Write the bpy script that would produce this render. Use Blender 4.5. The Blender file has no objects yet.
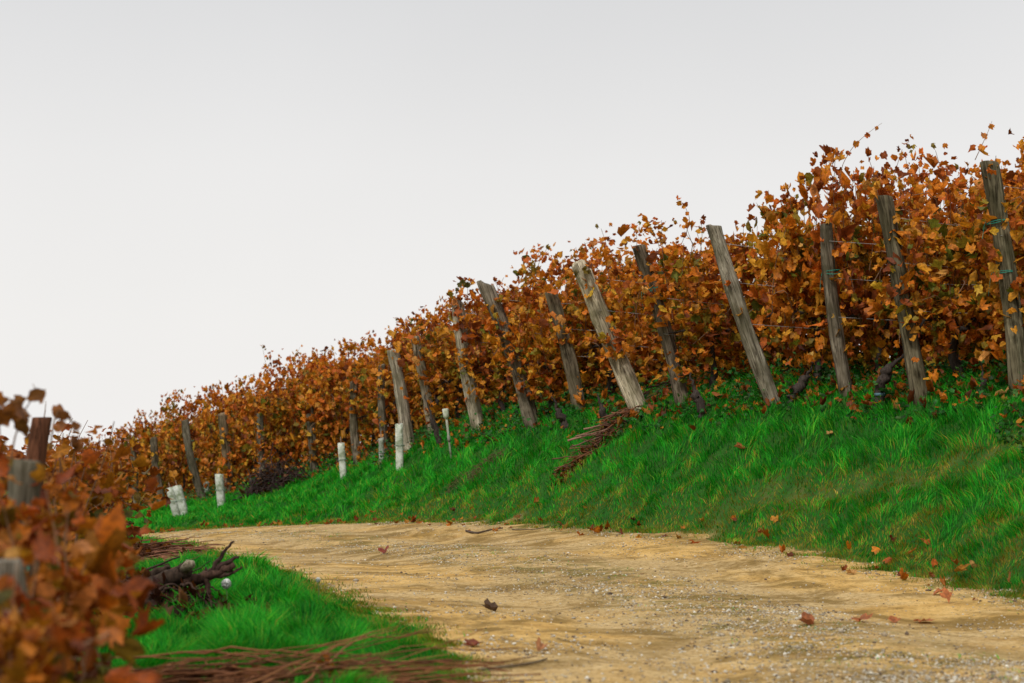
import bpy, math, random
import numpy as np
from mathutils import Vector, Matrix, noise as mnoise

rng = np.random.default_rng(11)
random.seed(11)
C = bpy.context.scene.collection
R = math.radians

# ------------------------------------------------------------------ camera frame
FPX = 1700.0
CAM = np.array([0.0, 0.0, 1.0])
PITCH = math.atan(118.5 / FPX)

def ray(px, py):
    x, y, z = (px - 512) / FPX, 1.0, (341.5 - py) / FPX
    c, s = math.cos(PITCH), math.sin(PITCH)
    return np.array([x, y * c - z * s, y * s + z * c])

def at(px, py, d):
    r = ray(px, py)
    return CAM + r * (d / r[1])

# ------------------------------------------------------------------ small helpers
def tag(o, label=None, cat=None, group=None, kind=None):
    if label: o['label'] = label
    if cat: o['category'] = cat
    if group: o['group'] = group
    if kind: o['kind'] = kind
    return o

def mesh_np(name, verts, loops, starts, totals, mat, tint=None, smooth=True):
    me = bpy.data.meshes.new(name)
    nv, nl, nf = len(verts), len(loops), len(starts)
    me.vertices.add(nv); me.vertices.foreach_set('co', np.ascontiguousarray(verts, dtype=np.float32).ravel())
    me.loops.add(nl); me.loops.foreach_set('vertex_index', np.ascontiguousarray(loops, dtype=np.int32))
    me.polygons.add(nf)
    me.polygons.foreach_set('loop_start', np.ascontiguousarray(starts, dtype=np.int32))
    me.polygons.foreach_set('loop_total', np.ascontiguousarray(totals, dtype=np.int32))
    if smooth: me.polygons.foreach_set('use_smooth', np.ones(nf, dtype=bool))
    if tint is not None:
        a = me.color_attributes.new('tint', 'FLOAT_COLOR', 'POINT')
        t = np.ones((nv, 4), dtype=np.float32); t[:, :3] = tint
        a.data.foreach_set('color', t.ravel())
    me.update(calc_edges=True)
    if mat: me.materials.append(mat)
    return me

def link(name, me, parent=None, loc=None, rot=None):
    o = bpy.data.objects.new(name, me); C.objects.link(o)
    if parent: o.parent = parent
    if loc is not None: o.location = [float(v) for v in loc]
    if rot is not None: o.rotation_euler = rot
    return o

class Geo:
    """collects polygon geometry for one mesh object"""
    def __init__(s): s.v, s.f, s.t, s.n = [], [], [], 0
    def add(s, v, f, tint=(1, 1, 1)):
        v = np.asarray(v, dtype=float).reshape(-1, 3)
        s.v.append(v)
        s.f += [[i + s.n for i in q] for q in f]
        t = np.empty((len(v), 3)); t[:] = tint
        s.t.append(t); s.n += len(v)
    def mesh(s, name, mat, smooth=True):
        tot = np.array([len(q) for q in s.f]); st = np.concatenate([[0], np.cumsum(tot)[:-1]])
        lo = np.concatenate([np.array(q) for q in s.f])
        return mesh_np(name, np.concatenate(s.v), lo, st, tot, mat, np.concatenate(s.t), smooth)

def tube(g, pts, rad, n=6, tint=(1, 1, 1), wob=0.0, cap=True, rs=None):
    rs = rs or rng
    pts = np.asarray(pts, dtype=float); m = len(pts)
    rad = np.broadcast_to(np.asarray(rad, dtype=float), (m,))
    tan = np.gradient(pts, axis=0); tan /= np.linalg.norm(tan, axis=1)[:, None] + 1e-9
    ref = np.array([0, 1.0, 0.1]) if abs(tan[0][2]) > .7 else np.array([0, 0.1, 1.0])
    V = []
    for i in range(m):
        u = np.cross(tan[i], ref); u /= np.linalg.norm(u) + 1e-9
        w = np.cross(tan[i], u)
        a = np.arange(n) * 2 * math.pi / n
        r = rad[i] * (1 + wob * rs.uniform(-1, 1, n))
        V.append(pts[i] + np.outer(np.cos(a) * r, u) + np.outer(np.sin(a) * r, w))
    V = np.concatenate(V)
    F = [[i * n + j, i * n + (j + 1) % n, (i + 1) * n + (j + 1) % n, (i + 1) * n + j] for i in range(m - 1) for j in range(n)]
    if cap:
        F.append(list(range(n))[::-1]); F.append([(m - 1) * n + j for j in range(n)])
    g.add(V, F, tint)

def vnoise(x, y, s, seed=0.0):
    """cheap smooth 2D value from sums of rotated sines, about -1..1"""
    r = np.random.default_rng(int(seed * 7 + 3))
    out = np.zeros_like(np.asarray(x, dtype=float))
    for k in range(9):
        a = r.uniform(0, 2 * math.pi); f = r.uniform(.5, 1.9) / s; p = r.uniform(0, 6.28)
        out += np.sin(6.28 * f * (x * math.cos(a) + y * math.sin(a)) + p + 1.3 * math.cos(k))
    return out / 4.2

# ------------------------------------------------------------------ materials
def mat(name, build):
    m = bpy.data.materials.new(name); m.use_nodes = True
    nt = m.node_tree; nt.nodes.clear()
    out = nt.nodes.new('ShaderNodeOutputMaterial')
    build(nt, out)
    return m

def N(nt, t, **kw):
    n = nt.nodes.new(t)
    for k, v in kw.items():
        if k in ('operation', 'blend_type', 'data_type', 'attribute_name', 'noise_dimensions', 'feature', 'sky_type', 'sun_disc', 'distance', 'interpolation_type'):
            setattr(n, k, v)
        else:
            n.inputs[k.replace('_', ' ')].default_value = v
    return n

def noise_n(nt, vec, scale, detail=4, rough=.55, dist=0):
    n = N(nt, 'ShaderNodeTexNoise', Scale=scale, Detail=detail, Roughness=rough, Distortion=dist)
    if vec is not None: nt.links.new(vec, n.inputs['Vector'])
    return n.outputs['Fac']

def ramp(nt, fac, stops):
    n = nt.nodes.new('ShaderNodeValToRGB'); nt.links.new(fac, n.inputs[0])
    e = n.color_ramp.elements
    while len(e) < len(stops): e.new(.5)
    for el, (p, c) in zip(e, stops):
        el.position = p; el.color = (c, c, c, 1) if isinstance(c, (int, float)) else (*c, 1)
    return n.outputs['Color']

def mix(nt, fac, a, b, bt='MIX'):
    n = nt.nodes.new('ShaderNodeMix'); n.data_type = 'RGBA'; n.blend_type = bt
    for s, v in ((n.inputs[0], fac), (n.inputs[6], a), (n.inputs[7], b)):
        if hasattr(v, 'is_linked'): nt.links.new(v, s)
        elif isinstance(v, (int, float)): s.default_value = v
        else: s.default_value = (*v, 1)
    return n.outputs[2]

def objco(nt, scale=(1, 1, 1)):
    tc = nt.nodes.new('ShaderNodeTexCoord'); mp = nt.nodes.new('ShaderNodeMapping')
    nt.links.new(tc.outputs['Object'], mp.inputs['Vector']); mp.inputs['Scale'].default_value = scale
    return mp.outputs[0]

def princ(nt, out, col, rough=.8, bump=None, bstr=.4, bdist=.01, spec=.3):
    p = nt.nodes.new('ShaderNodeBsdfPrincipled')
    if hasattr(col, 'is_linked'): nt.links.new(col, p.inputs['Base Color'])
    else: p.inputs['Base Color'].default_value = (*col, 1)
    p.inputs['Roughness'].default_value = rough
    p.inputs['Specular IOR Level'].default_value = spec
    if bump is not None:
        b = N(nt, 'ShaderNodeBump', Strength=bstr, Distance=bdist)
        nt.links.new(bump, b.inputs['Height']); nt.links.new(b.outputs[0], p.inputs['Normal'])
    nt.links.new(p.outputs[0], out.inputs[0])
    return p

def attr(nt, name='tint'):
    return N(nt, 'ShaderNodeAttribute', attribute_name=name)

def m_leaf(nt, out):
    a = attr(nt).outputs['Color']
    nz = noise_n(nt, objco(nt), 45, 3)
    col = mix(nt, ramp(nt, nz, [(.35, 0.0), (.7, .6)]), a, (.035, .012, .006))
    p = princ(nt, out, col, .55, spec=.25)
    t = N(nt, 'ShaderNodeBsdfTranslucent'); nt.links.new(col, t.inputs['Color'])
    ms = N(nt, 'ShaderNodeMixShader', Fac=.33)
    nt.links.new(p.outputs[0], ms.inputs[1]); nt.links.new(t.outputs[0], ms.inputs[2]); nt.links.new(ms.outputs[0], out.inputs[0])

def m_grass(nt, out):
    a = attr(nt).outputs['Color']
    p = princ(nt, out, a, .6, spec=.15)
    t = N(nt, 'ShaderNodeBsdfTranslucent'); nt.links.new(a, t.inputs['Color'])
    ms = N(nt, 'ShaderNodeMixShader', Fac=.3)
    nt.links.new(p.outputs[0], ms.inputs[1]); nt.links.new(t.outputs[0], ms.inputs[2]); nt.links.new(ms.outputs[0], out.inputs[0])

def m_post(nt, out):
    v = objco(nt, (26, 26, 1.7)); v2 = objco(nt, (70, 70, 3.5))
    n1 = noise_n(nt, v, 1.0, 6, .65, .6); n2 = noise_n(nt, v2, 1.0, 4, .6, .3)
    big = noise_n(nt, objco(nt, (3, 3, 2.5)), 1.0, 3)
    c = ramp(nt, n1, [(.34, (.025, .021, .017)), (.45, (.15, .128, .10)), (.58, (.30, .27, .22)), (.74, (.50, .47, .40))])
    c = mix(nt, ramp(nt, n2, [(.36, 1.0), (.46, 0.0)]), c, (.045, .035, .028))
    c = mix(nt, ramp(nt, big, [(.42, 0.0), (.62, .75)]), c, (.062, .058, .032))
    c = mix(nt, 1.0, c, attr(nt).outputs['Color'], 'MULTIPLY')
    h = mix(nt, .5, n1, n2)
    princ(nt, out, c, .9, h, .9, .012, .15)

def m_bark(nt, out):
    n1 = noise_n(nt, objco(nt, (60, 60, 14)), 1.0, 5, .65, .5)
    c = mix(nt, 1.0, ramp(nt, n1, [(.3, .35), (.7, 1.5)]), attr(nt).outputs['Color'], 'MULTIPLY')
    princ(nt, out, c, .9, n1, .8, .01, .15)

def m_ground(nt, out):
    v = objco(nt)
    n1 = noise_n(nt, v, 1.3, 6); n2 = noise_n(nt, v, 22, 5, .7)
    c = ramp(nt, n1, [(.35, (.014, .11, .009)), (.62, (.03, .12, .014)), (.8, (.08, .09, .02))])
    c = mix(nt, ramp(nt, n2, [(.4, .0), (.7, .7)]), c, (.03, .022, .012))
    c = mix(nt, attr(nt, 'soil').outputs['Fac'], c, ramp(nt, n2, [(.35, (.24, .15, .05)), (.6, (.46, .31, .12))]))
    princ(nt, out, c, .95, n2, .8, .03, .1)

def m_track(nt, out):
    v = objco(nt)
    lat = attr(nt, 'lat').outputs['Fac']
    big = noise_n(nt, v, .55, 4, .6, .8); mid = noise_n(nt, v, 2.6, 6, .68, .5)
    fine = noise_n(nt, v, 26, 5, .75); grit = noise_n(nt, v, 95, 3, .8)
    c = ramp(nt, mid, [(.30, (.40, .225, .062)), (.46, (.58, .35, .105)), (.64, (.72, .465, .17))])
    # gravel washed along the middle and the outer side of the ruts
    gm = N(nt, 'ShaderNodeMath', operation='ADD'); nt.links.new(ramp(nt, lat, [(.0, .02), (.14, -.0), (.32, .13), (.5, .03), (.62, .17), (.85, .02), (1, .1)]), gm.inputs[0]); nt.links.new(big, gm.inputs[1])
    g2 = N(nt, 'ShaderNodeMath', operation='ADD'); nt.links.new(gm.outputs[0], g2.inputs[0])
    s = N(nt, 'ShaderNodeMath', operation='MULTIPLY'); nt.links.new(mid, s.inputs[0]); s.inputs[1].default_value = .35; nt.links.new(s.outputs[0], g2.inputs[1])
    gmask = ramp(nt, g2.outputs[0], [(.62, 0.0), (.80, .6)])
    gcol = ramp(nt, fine, [(.3, (.2, .145, .07)), (.5, (.45, .33, .165)), (.7, (.72, .60, .40))])
    c = mix(nt, gmask, c, gcol)
    # darker damp soil and thin weed in patches
    n3 = noise_n(nt, v, 1.15, 6, .7, 1.2)
    c = mix(nt, ramp(nt, n3, [(.47, 0.0), (.60, .85)]), c, (.20, .12, .028))
    n4 = noise_n(nt, v, 3.1, 6, .75, .6)
    om = mix(nt, 1.0, ramp(nt, lat, [(.30, 0.0), (.42, .8), (.56, .8), (.68, .05), (.88, 0.0), (.97, .9)]), ramp(nt, n4, [(.48, 0.0), (.60, 1.0)]), 'MULTIPLY')
    c = mix(nt, om, c, (.15, .125, .025))
    c = mix(nt, ramp(nt, fine, [(.36, .8), (.47, 0.0)]), c, (.17, .10, .035))
    c = mix(nt, ramp(nt, grit, [(.3, .55), (.42, 0.0)]), c, (.18, .12, .06))
    c = mix(nt, ramp(nt, grit, [(.62, 0.0), (.7, .6)]), c, (.75, .66, .48))
    hb = mix(nt, .35, fine, grit)
    princ(nt, out, c, .95, hb, .9, .02, .1)

def m_tint(rough=.8, spec=.3, n=18, lo=.7, hi=1.2):
    def f(nt, out):
        nz = noise_n(nt, objco(nt), n, 4)
        c = mix(nt, 1.0, ramp(nt, nz, [(.3, lo), (.7, hi)]), attr(nt).outputs['Color'], 'MULTIPLY')
        princ(nt, out, c, rough, nz, .3, .01, spec)
    return f

def m_guard(nt, out):
    nz = noise_n(nt, objco(nt), 9, 5, .7)
    c = ramp(nt, nz, [(.36, (.28, .33, .20)), (.5, (.60, .63, .52)), (.62, (.80, .81, .74))])
    c = mix(nt, 1.0, c, attr(nt).outputs['Color'], 'MULTIPLY')
    p = princ(nt, out, c, .5, spec=.3)
    t = N(nt, 'ShaderNodeBsdfTranslucent'); nt.links.new(c, t.inputs['Color'])
    ms = N(nt, 'ShaderNodeMixShader', Fac=.25)
    nt.links.new(p.outputs[0], ms.inputs[1]); nt.links.new(t.outputs[0], ms.inputs[2]); nt.links.new(ms.outputs[0], out.inputs[0])

M = {k: mat(k, f) for k, f in dict(leaf=m_leaf, grass=m_grass, post=m_post, bark=m_bark, ground=m_ground, track=m_track,
     stone=m_tint(.9, .2, 60), cane=m_tint(.75, .25, 30), guard=m_guard, twine=m_tint(.6, .3), wire=m_tint(.4, .5), fluff=m_tint(.9, .1)).items()}

# ------------------------------------------------------------------ end posts of the rows: top px, base px, distance, radius px at top / base, tone
POSTS = [
 # top x,y   base x,y   d    w     tint              label of the post                                                    short name used by neighbours
 (102, 462, 112, 520, 50.0, 7, (.75, .66, .55), 'faint leaning end post farthest down the slope, first from the left of the far rows', 'the farthest faint post', 0),
 (133, 448, 139, 515, 47.0, 7, (.8, .72, .6), 'narrow brown end post half swallowed by vines, second of the far rows from the left', 'the narrow half swallowed post', 0),
 (154, 438, 163, 509, 44.0, 8, (.7, .62, .52), 'dark brown end post just left of the pair of tilted white tree guards', 'the dark post left of the tilted white guards', 0),
 (185, 420, 204, 501, 41.0, 8, (.62, .58, .5), 'dark leaning end post wrapped with teal twine at two heights, beside the white guards', 'the dark post tied twice with teal twine', 2),
 (222, 414, 231, 497, 40.0, 9, (.85, .68, .5), 'broad brownish end post showing only its upper half, right of the teal tied dark post', 'the broad brownish half hidden post', 0),
 (260, 414, 265, 486, 38.0, 8, (.95, .92, .85), 'grey end post standing behind the dark brush heap', 'the grey post above the dark brush heap', 0),
 (309, 404, 315, 477, 36.0, 8, (.75, .7, .62), 'dark grey end post deep in leaves between brush heap and single white guard', 'the dark grey post right of the brush heap', 0),
 (354, 382, 358, 466, 34.0, 8, (.95, .88, .75), 'upright slim grey end post just right of a lone white guard', 'the slim upright post beside the lone white guard', 0),
 (382, 365, 388, 457, 32.5, 8, (.8, .75, .68), 'thin grey end post behind the half hidden white guard', 'the thin post behind the half hidden guard', 0),
 (393, 350, 409, 450, 29.5, 12, (1.75, 1.7, 1.6), 'smooth light grey end post with dark foot behind the brightest white guard', 'the smooth light grey dark footed post', 0),
 (415, 337, 434, 437, 28.0, 10, (1.6, 1.5, 1.35), 'thin pale peeling end post leaning left of the white capped stake', 'the pale peeling post by the capped stake', 0),
 (457, 300, 479, 424, 25.5, 14, (1.8, 1.72, 1.55), 'pale end post with ragged notched top and deep cracks, overgrown at the middle', 'the pale ragged topped post', 0),
 (485, 284, 533, 425, 23.0, 17, (.85, .78, .7), 'thick leaning end post with square dark top poking above the leaves into the sky', 'the thick post poking above the leaves', 1),
 (551, 292, 579, 411, 22.0, 13, (.8, .72, .58), 'brown lichen stained end post between the thick leaning post and the split pale post', 'the brown lichen stained post', 0),
 (580, 263, 640, 412, 20.0, 20, (2.3, 2.2, 1.95), 'thickest and palest end post, weathered wood split along its twisted grain', 'the thickest pale split post', 0),
 (638, 246, 684, 404, 19.0, 15, (.68, .6, .52), 'dark leaning end post with leafy top and thin teal tie, behind the split pale post', 'the dark leafy topped post', 1),
 (714, 226, 774, 403, 17.6, 17, (1.1, 1.07, .98), 'clean straight grey end post leaning strongly, with pale sawn top face', 'the clean leaning post with pale sawn top', 0),
 (826, 225, 847, 395, 17.0, 15, (.78, .72, .64), 'nearly upright cracked grey end post with one teal tie at mid height', 'the nearly upright cracked post with one teal tie', 1),
 (884, 197, 922, 405, 15.8, 17, (.66, .62, .48), 'mossy brown end post with flat top beside a bare black vine trunk', 'the mossy flat topped post', 0),
 (989, 163, 1019, 388, 14.9, 18, (.72, .68, .52), 'tallest greenish grey end post with knotted teal twine, nearest the right edge', 'the tallest post with knotted twine', 2),
]
POSTS = [p[:4] + (p[4] * (1.0 if i < 8 else 1.0 + .11 * min(1, (i - 7) / 6)),) + p[5:] for i, p in enumerate(POSTS)]
ROWDIR = np.array([0.91, 0.414]); ROWDIR /= np.linalg.norm(ROWDIR)

# ------------------------------------------------------------------ terrain from control points
FAR_EDGE_PX = [(1024, 600, 12.1), (900, 574, 14.0), (780, 550, 16.0), (640, 532, 18.3), (500, 523, 21.5), (350, 524, 25.5), (200, 530, 29.5), (150, 534, 31.0)]
NEAR_EDGE_PX = [(478, 683, 7.6), (440, 645, 9.2), (355, 602, 12.0), (280, 570, 15.6), (205, 547, 20.5), (150, 539, 23.5)]
ctrl = [at(*p) for p in FAR_EDGE_PX + NEAR_EDGE_PX]
ctrl += [at(p[2], p[3], p[4]) for p in POSTS]
for i, p in enumerate(POSTS):
    b = at(p[2], p[3], p[4]); s = float(np.interp(i, [0, 5, 8, 11, 15, 19], [.20, .34, .22, .05, -.02, .06]))
    for L in (3.0, 8.0):
        ctrl.append(np.array([b[0] + ROWDIR[0] * L, b[1] + ROWDIR[1] * L, b[2] + (s if L < 5 or i < 13 else .16) * L]))
ctrl += [at(250, 600, 11.5), at(150, 600, 11.2), at(300, 640, 9.0), at(250, 690, 7.4), at(150, 690, 7.3), at(170, 570, 14.5)]
_t = np.array(sorted(FAR_EDGE_PX)); _p = np.array(sorted([(p[2], p[3], p[4]) for p in POSTS]))
for px in list(range(190, 1030, 64)) + [1090, 1160]:
    ty_, td_ = np.interp(px, _t[:, 0], _t[:, 1]), np.interp(px, _t[:, 0], _t[:, 2])
    py_, pd_ = np.interp(px, _p[:, 0], _p[:, 1]), np.interp(px, _p[:, 0], _p[:, 2])
    if px > 1024: ty_ += (px - 1024) * .2; td_ -= (px - 1024) * .012; py_ -= (px - 1024) * .1; pd_ -= (px - 1024) * .01
    for f in (.3, .65):
        ctrl.append(at(px, ty_ + (py_ - ty_) * f, td_ + (pd_ - td_) * f))
ctrl += [at(600, 600, 12.2), at(800, 640, 9.6), at(600, 560, 15.6), at(400, 545, 20.4)]
for w in [(14, 15, 3.0), (14, 30, 3.6), (14, 45, 3.2), (14, 64, 3.0), (2, 64, 1.6), (-10, 64, -.3), (-18, 64, -1.6), (-18, 45, -1.7), (-18, 30, -1.5), (-18, 12, -1.5), (-18, 4, -1.5),
          (-8, 5, -1.15), (-6, 12, -.95), (-7, 19, -.75), (-9, 27, -.55), (-14, 30, -1.0), (-2.6, 6, -.62), (-1.9, 5.2, -.55), (-4, 9, -.7), (-2, 3, -.5), (0, 2, 0), (3, 2, 0), (5.2, 6, 0.02), (1.5, 5, 0), (8, 8, 1.7), (8, 3, 1.2),
          (14, 4, 2.4), (8, 12, 2.0)]:
    ctrl.append(np.array(w, dtype=float))
ctrl = np.array(ctrl)

def _phi(r2): return np.where(r2 > 1e-12, .5 * r2 * np.log(r2 + 1e-12), 0)
def tps_fit(P, z, lam=.2):
    n = len(P); d2 = ((P[:, None] - P[None]) ** 2).sum(-1)
    A = np.zeros((n + 3, n + 3)); A[:n, :n] = _phi(d2) + lam * np.eye(n)
    A[:n, n] = 1; A[:n, n + 1:] = P; A[n, :n] = 1; A[n + 1:, :n] = P.T
    return np.linalg.solve(A, np.concatenate([z, [0, 0, 0]]))
TW = tps_fit(ctrl[:, :2], ctrl[:, 2])
def zt(x, y):
    x = np.atleast_1d(np.asarray(x, dtype=float)); y = np.atleast_1d(np.asarray(y, dtype=float))
    xc, yc = np.clip(x, -18, 14), np.clip(y, 1.5, 64)
    out = np.empty(xc.shape); n = len(ctrl)
    for s in range(0, xc.size, 20000):
        a, b = xc.flat[s:s + 20000], yc.flat[s:s + 20000]
        d2 = (a[:, None] - ctrl[None, :, 0]) ** 2 + (b[:, None] - ctrl[None, :, 1]) ** 2
        out.flat[s:s + 20000] = _phi(d2) @ TW[:n] + TW[n] + a * TW[n + 1] + b * TW[n + 2]
    return out

# the track outline
far = [at(*p)[:2] for p in FAR_EDGE_PX]; near = [at(*p)[:2] for p in NEAR_EDGE_PX]
far = [np.array([4.7, .5]), np.array([4.5, 7.0])] + far + [np.array([-10.5, 32.0]), np.array([-17, 33.0])]
near = [np.array([-.2, .5]), np.array([-.2, 5.5])] + near + [np.array([-10.5, 26.5]), np.array([-17, 27.5])]
def resample(pl, n=220):
    pl = np.array(pl); s = np.concatenate([[0], np.cumsum(np.linalg.norm(np.diff(pl, axis=0), axis=1))])
    t = np.linspace(0, s[-1], n); q = np.stack([np.interp(t, s, pl[:, 0]), np.interp(t, s, pl[:, 1])], 1)
    for _ in range(6): q[1:-1] = .25 * q[:-2] + .5 * q[1:-1] + .25 * q[2:]
    return q
FE, NE = resample(far), resample(near)
poly = np.concatenate([FE, NE[::-1]])
def inside(x, y):
    r = np.zeros(x.shape, dtype=bool); n = len(poly)
    for i in range(n):
        x0, y0 = poly[i]; x1, y1 = poly[(i + 1) % n]
        if y0 == y1: continue
        c = (y0 > y) != (y1 > y)
        r ^= c & (x < (x1 - x0) * (y - y0) / (y1 - y0) + x0)
    return r
def dpl(x, y, pl):
    d = np.full(x.shape, 1e9)
    q = np.vstack([pl[:-1:3], pl[-1:]])
    for a, b in zip(q[:-1], q[1:]):
        ux, uy = b[0] - a[0], b[1] - a[1]; L2 = ux * ux + uy * uy + 1e-12
        t = np.clip(((x - a[0]) * ux + (y - a[1]) * uy) / L2, 0, 1)
        d = np.minimum(d, (x - a[0] - t * ux) ** 2 + (y - a[1] - t * uy) ** 2)
    return np.sqrt(d)
def road_sd(x, y):
    """signed distance to the track's edge (positive outside), and the lateral share 0 (inner edge) .. 1 (bank edge)"""
    df, dn = dpl(x, y, FE), dpl(x, y, NE); i = inside(x, y)
    return np.where(i, -np.minimum(df, dn), np.minimum(df, dn)), dn / (df + dn)

def zg(x, y):
    """terrain with its small unevenness"""
    return zt(x, y) + .02 * vnoise(np.asarray(x, dtype=float), np.asarray(y, dtype=float), 1.6, 1) 

core_x = np.arange(-12, 8.01, .1); core_y = np.arange(4, 40.01, .1)
gx = np.concatenate([[-900, -400, -150, -60, -30], np.arange(-22, -12, .5), core_x, np.arange(8.5, 16, .5), [25, 50, 120, 400, 900]])
gy = np.concatenate([[-300, -100, -30, -10, -4], np.arange(-1, 4, .5), core_y, np.arange(40.5, 66, .5), [80, 120, 250, 600, 1500]])
GX, GY = np.meshgrid(gx, gy)
fx, fy = GX.ravel(), GY.ravel()
gz = zg(fx, fy)
sd, lat = road_sd(fx, fy)
edge_n = .17 * vnoise(fx, fy, .8, 5) + .05 * vnoise(fx, fy, .22, 7) + .04 * vnoise(fx, fy, .3, 6)
onroad = (sd + edge_n < 0) & (fx > -17) & (fy > .6)
sl = lat
_rp = np.array([at(*p) for p in FAR_EDGE_PX + NEAR_EDGE_PX] + [at(600, 600, 12.2), at(800, 640, 9.6), at(600, 560, 15.6), at(400, 545, 20.4)]
               + [np.array([a_, b_, float(zt(a_, b_)[0])]) for a_, b_ in ((-10.5, 31.5), (-17, 33), (-10.5, 27), (-17, 28))] + [np.array(v_, float) for v_ in ((4.5, 7, 0), (-.2, 5.5, 0), (4.7, .5, 0), (-.2, .5, 0))])
_rw = tps_fit(_rp[:, :2], _rp[:, 2], 1.0)
_m = np.where((sd < .7) & (fx > -17) & (fy > .6))[0]
_d2 = (fx[_m][:, None] - _rp[None, :, 0]) ** 2 + (fy[_m][:, None] - _rp[None, :, 1]) ** 2; _n = len(_rp)
_zr = _phi(_d2) @ _rw[:_n] + _rw[_n] + fx[_m] * _rw[_n + 1] + fy[_m] * _rw[_n + 2]
_w = np.clip((.6 - sd[_m]) / .6, 0, 1); _w = _w * _w * (3 - 2 * _w)
gz[_m] = gz[_m] * (1 - _w) + (_zr + .006 * vnoise(fx[_m], fy[_m], 1.2, 1)) * _w
rut = -.035 * np.exp(-((sl - .27) / .09) ** 2) - .035 * np.exp(-((sl - .72) / .09) ** 2)
gz = gz + np.where(sd < 0, rut * np.clip(-sd / .5, 0, 1) + .004 * vnoise(fx, fy, .5, 8), 0)
gz = gz + np.where(sd > 0, .075 * vnoise(fx, fy, .9, 9) * np.clip(sd / .6, 0, 1), 0)
nx, ny = len(gx), len(gy)
idx = np.arange(nx * ny).reshape(ny, nx)
Q = np.stack([idx[:-1, :-1], idx[:-1, 1:], idx[1:, 1:], idx[1:, :-1]], -1).reshape(-1, 4)
V = np.stack([fx, fy, gz], 1)
def quadmesh(name, V, Q, m):
    return mesh_np(name, V, Q.ravel(), np.arange(len(Q)) * 4, np.full(len(Q), 4), m)
gm_ = quadmesh('ground', V, Q, M['ground'])
_e = sd + edge_n; so = np.clip((.16 - _e) / .3, 0, 1); so = so * so * (3 - 2 * so)
ga = gm_.attributes.new('soil', 'FLOAT', 'POINT'); ga.data.foreach_set('value', so.astype(np.float32))
tag(link('ground', gm_), 'green grassy hillside ground under the rows and verges', None, None, 'structure')
# interpolated height of the real ground mesh
def zm(x, y):
    x = np.atleast_1d(np.asarray(x, dtype=float)); y = np.atleast_1d(np.asarray(y, dtype=float))
    G = gz.reshape(ny, nx)
    i = np.clip(np.searchsorted(gx, x) - 1, 0, nx - 2); j = np.clip(np.searchsorted(gy, y) - 1, 0, ny - 2)
    u = (x - gx[i]) / (gx[i + 1] - gx[i]); v = (y - gy[j]) / (gy[j + 1] - gy[j])
    return (G[j, i] * (1 - u) + G[j, i + 1] * u) * (1 - v) + (G[j + 1, i] * (1 - u) + G[j + 1, i + 1] * u) * v

rq = Q[onroad[Q].sum(1) >= 1]
used, inv = np.unique(rq.ravel(), return_inverse=True)
TV = V[used].copy()
def edge_val(x, y):
    return road_sd(x, y)[0] + .17 * vnoise(x, y, .8, 5) + .05 * vnoise(x, y, .22, 7) + .04 * vnoise(x, y, .3, 6)
mv = ~onroad[used]
for _ in range(3):
    X_, Y_ = TV[mv, 0], TV[mv, 1]; h_ = .03
    e0 = edge_val(X_, Y_); ex = (edge_val(X_ + h_, Y_) - e0) / h_; ey = (edge_val(X_, Y_ + h_) - e0) / h_
    g2_ = np.maximum(ex * ex + ey * ey, .3); st_ = np.clip(e0, -.08, .12)
    TV[mv, 0] -= ex * st_ / g2_; TV[mv, 1] -= ey * st_ / g2_
_far = np.zeros(len(used), bool)
_far[np.where(mv)[0]] = (np.hypot(TV[mv, 0] - V[used][mv, 0], TV[mv, 1] - V[used][mv, 1]) > .16) | (edge_val(TV[mv, 0], TV[mv, 1]) > .04)
_keep = ~_far[inv.reshape(-1, 4)].any(1); rq = rq[_keep]; inv = inv.reshape(-1, 4)[_keep].ravel()
TV[mv, 2] = zm(TV[mv, 0], TV[mv, 1]); TV[:, 2] += .006
tm = quadmesh('dirt_track', TV, inv.reshape(-1, 4), M['track'])
la = tm.attributes.new('lat', 'FLOAT', 'POINT'); la.data.foreach_set('value', lat[used].astype(np.float32))
tag(link('dirt_track', tm), 'sandy gravel farm track curving left past the bank', None, None, 'structure')

def hit(px, py, d0=4.5, d1=62):
    """the ground point seen at a pixel of the photograph"""
    r = ray(px, py); d = np.arange(d0, d1, .05)
    P = CAM + np.outer(d / r[1], r)
    below = P[:, 2] <= zm(P[:, 0], P[:, 1])
    k = np.argmax(below) if below.any() else len(d) - 1
    p = P[k].copy(); p[2] = zm(p[0], p[1])[0]
    return p

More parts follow.
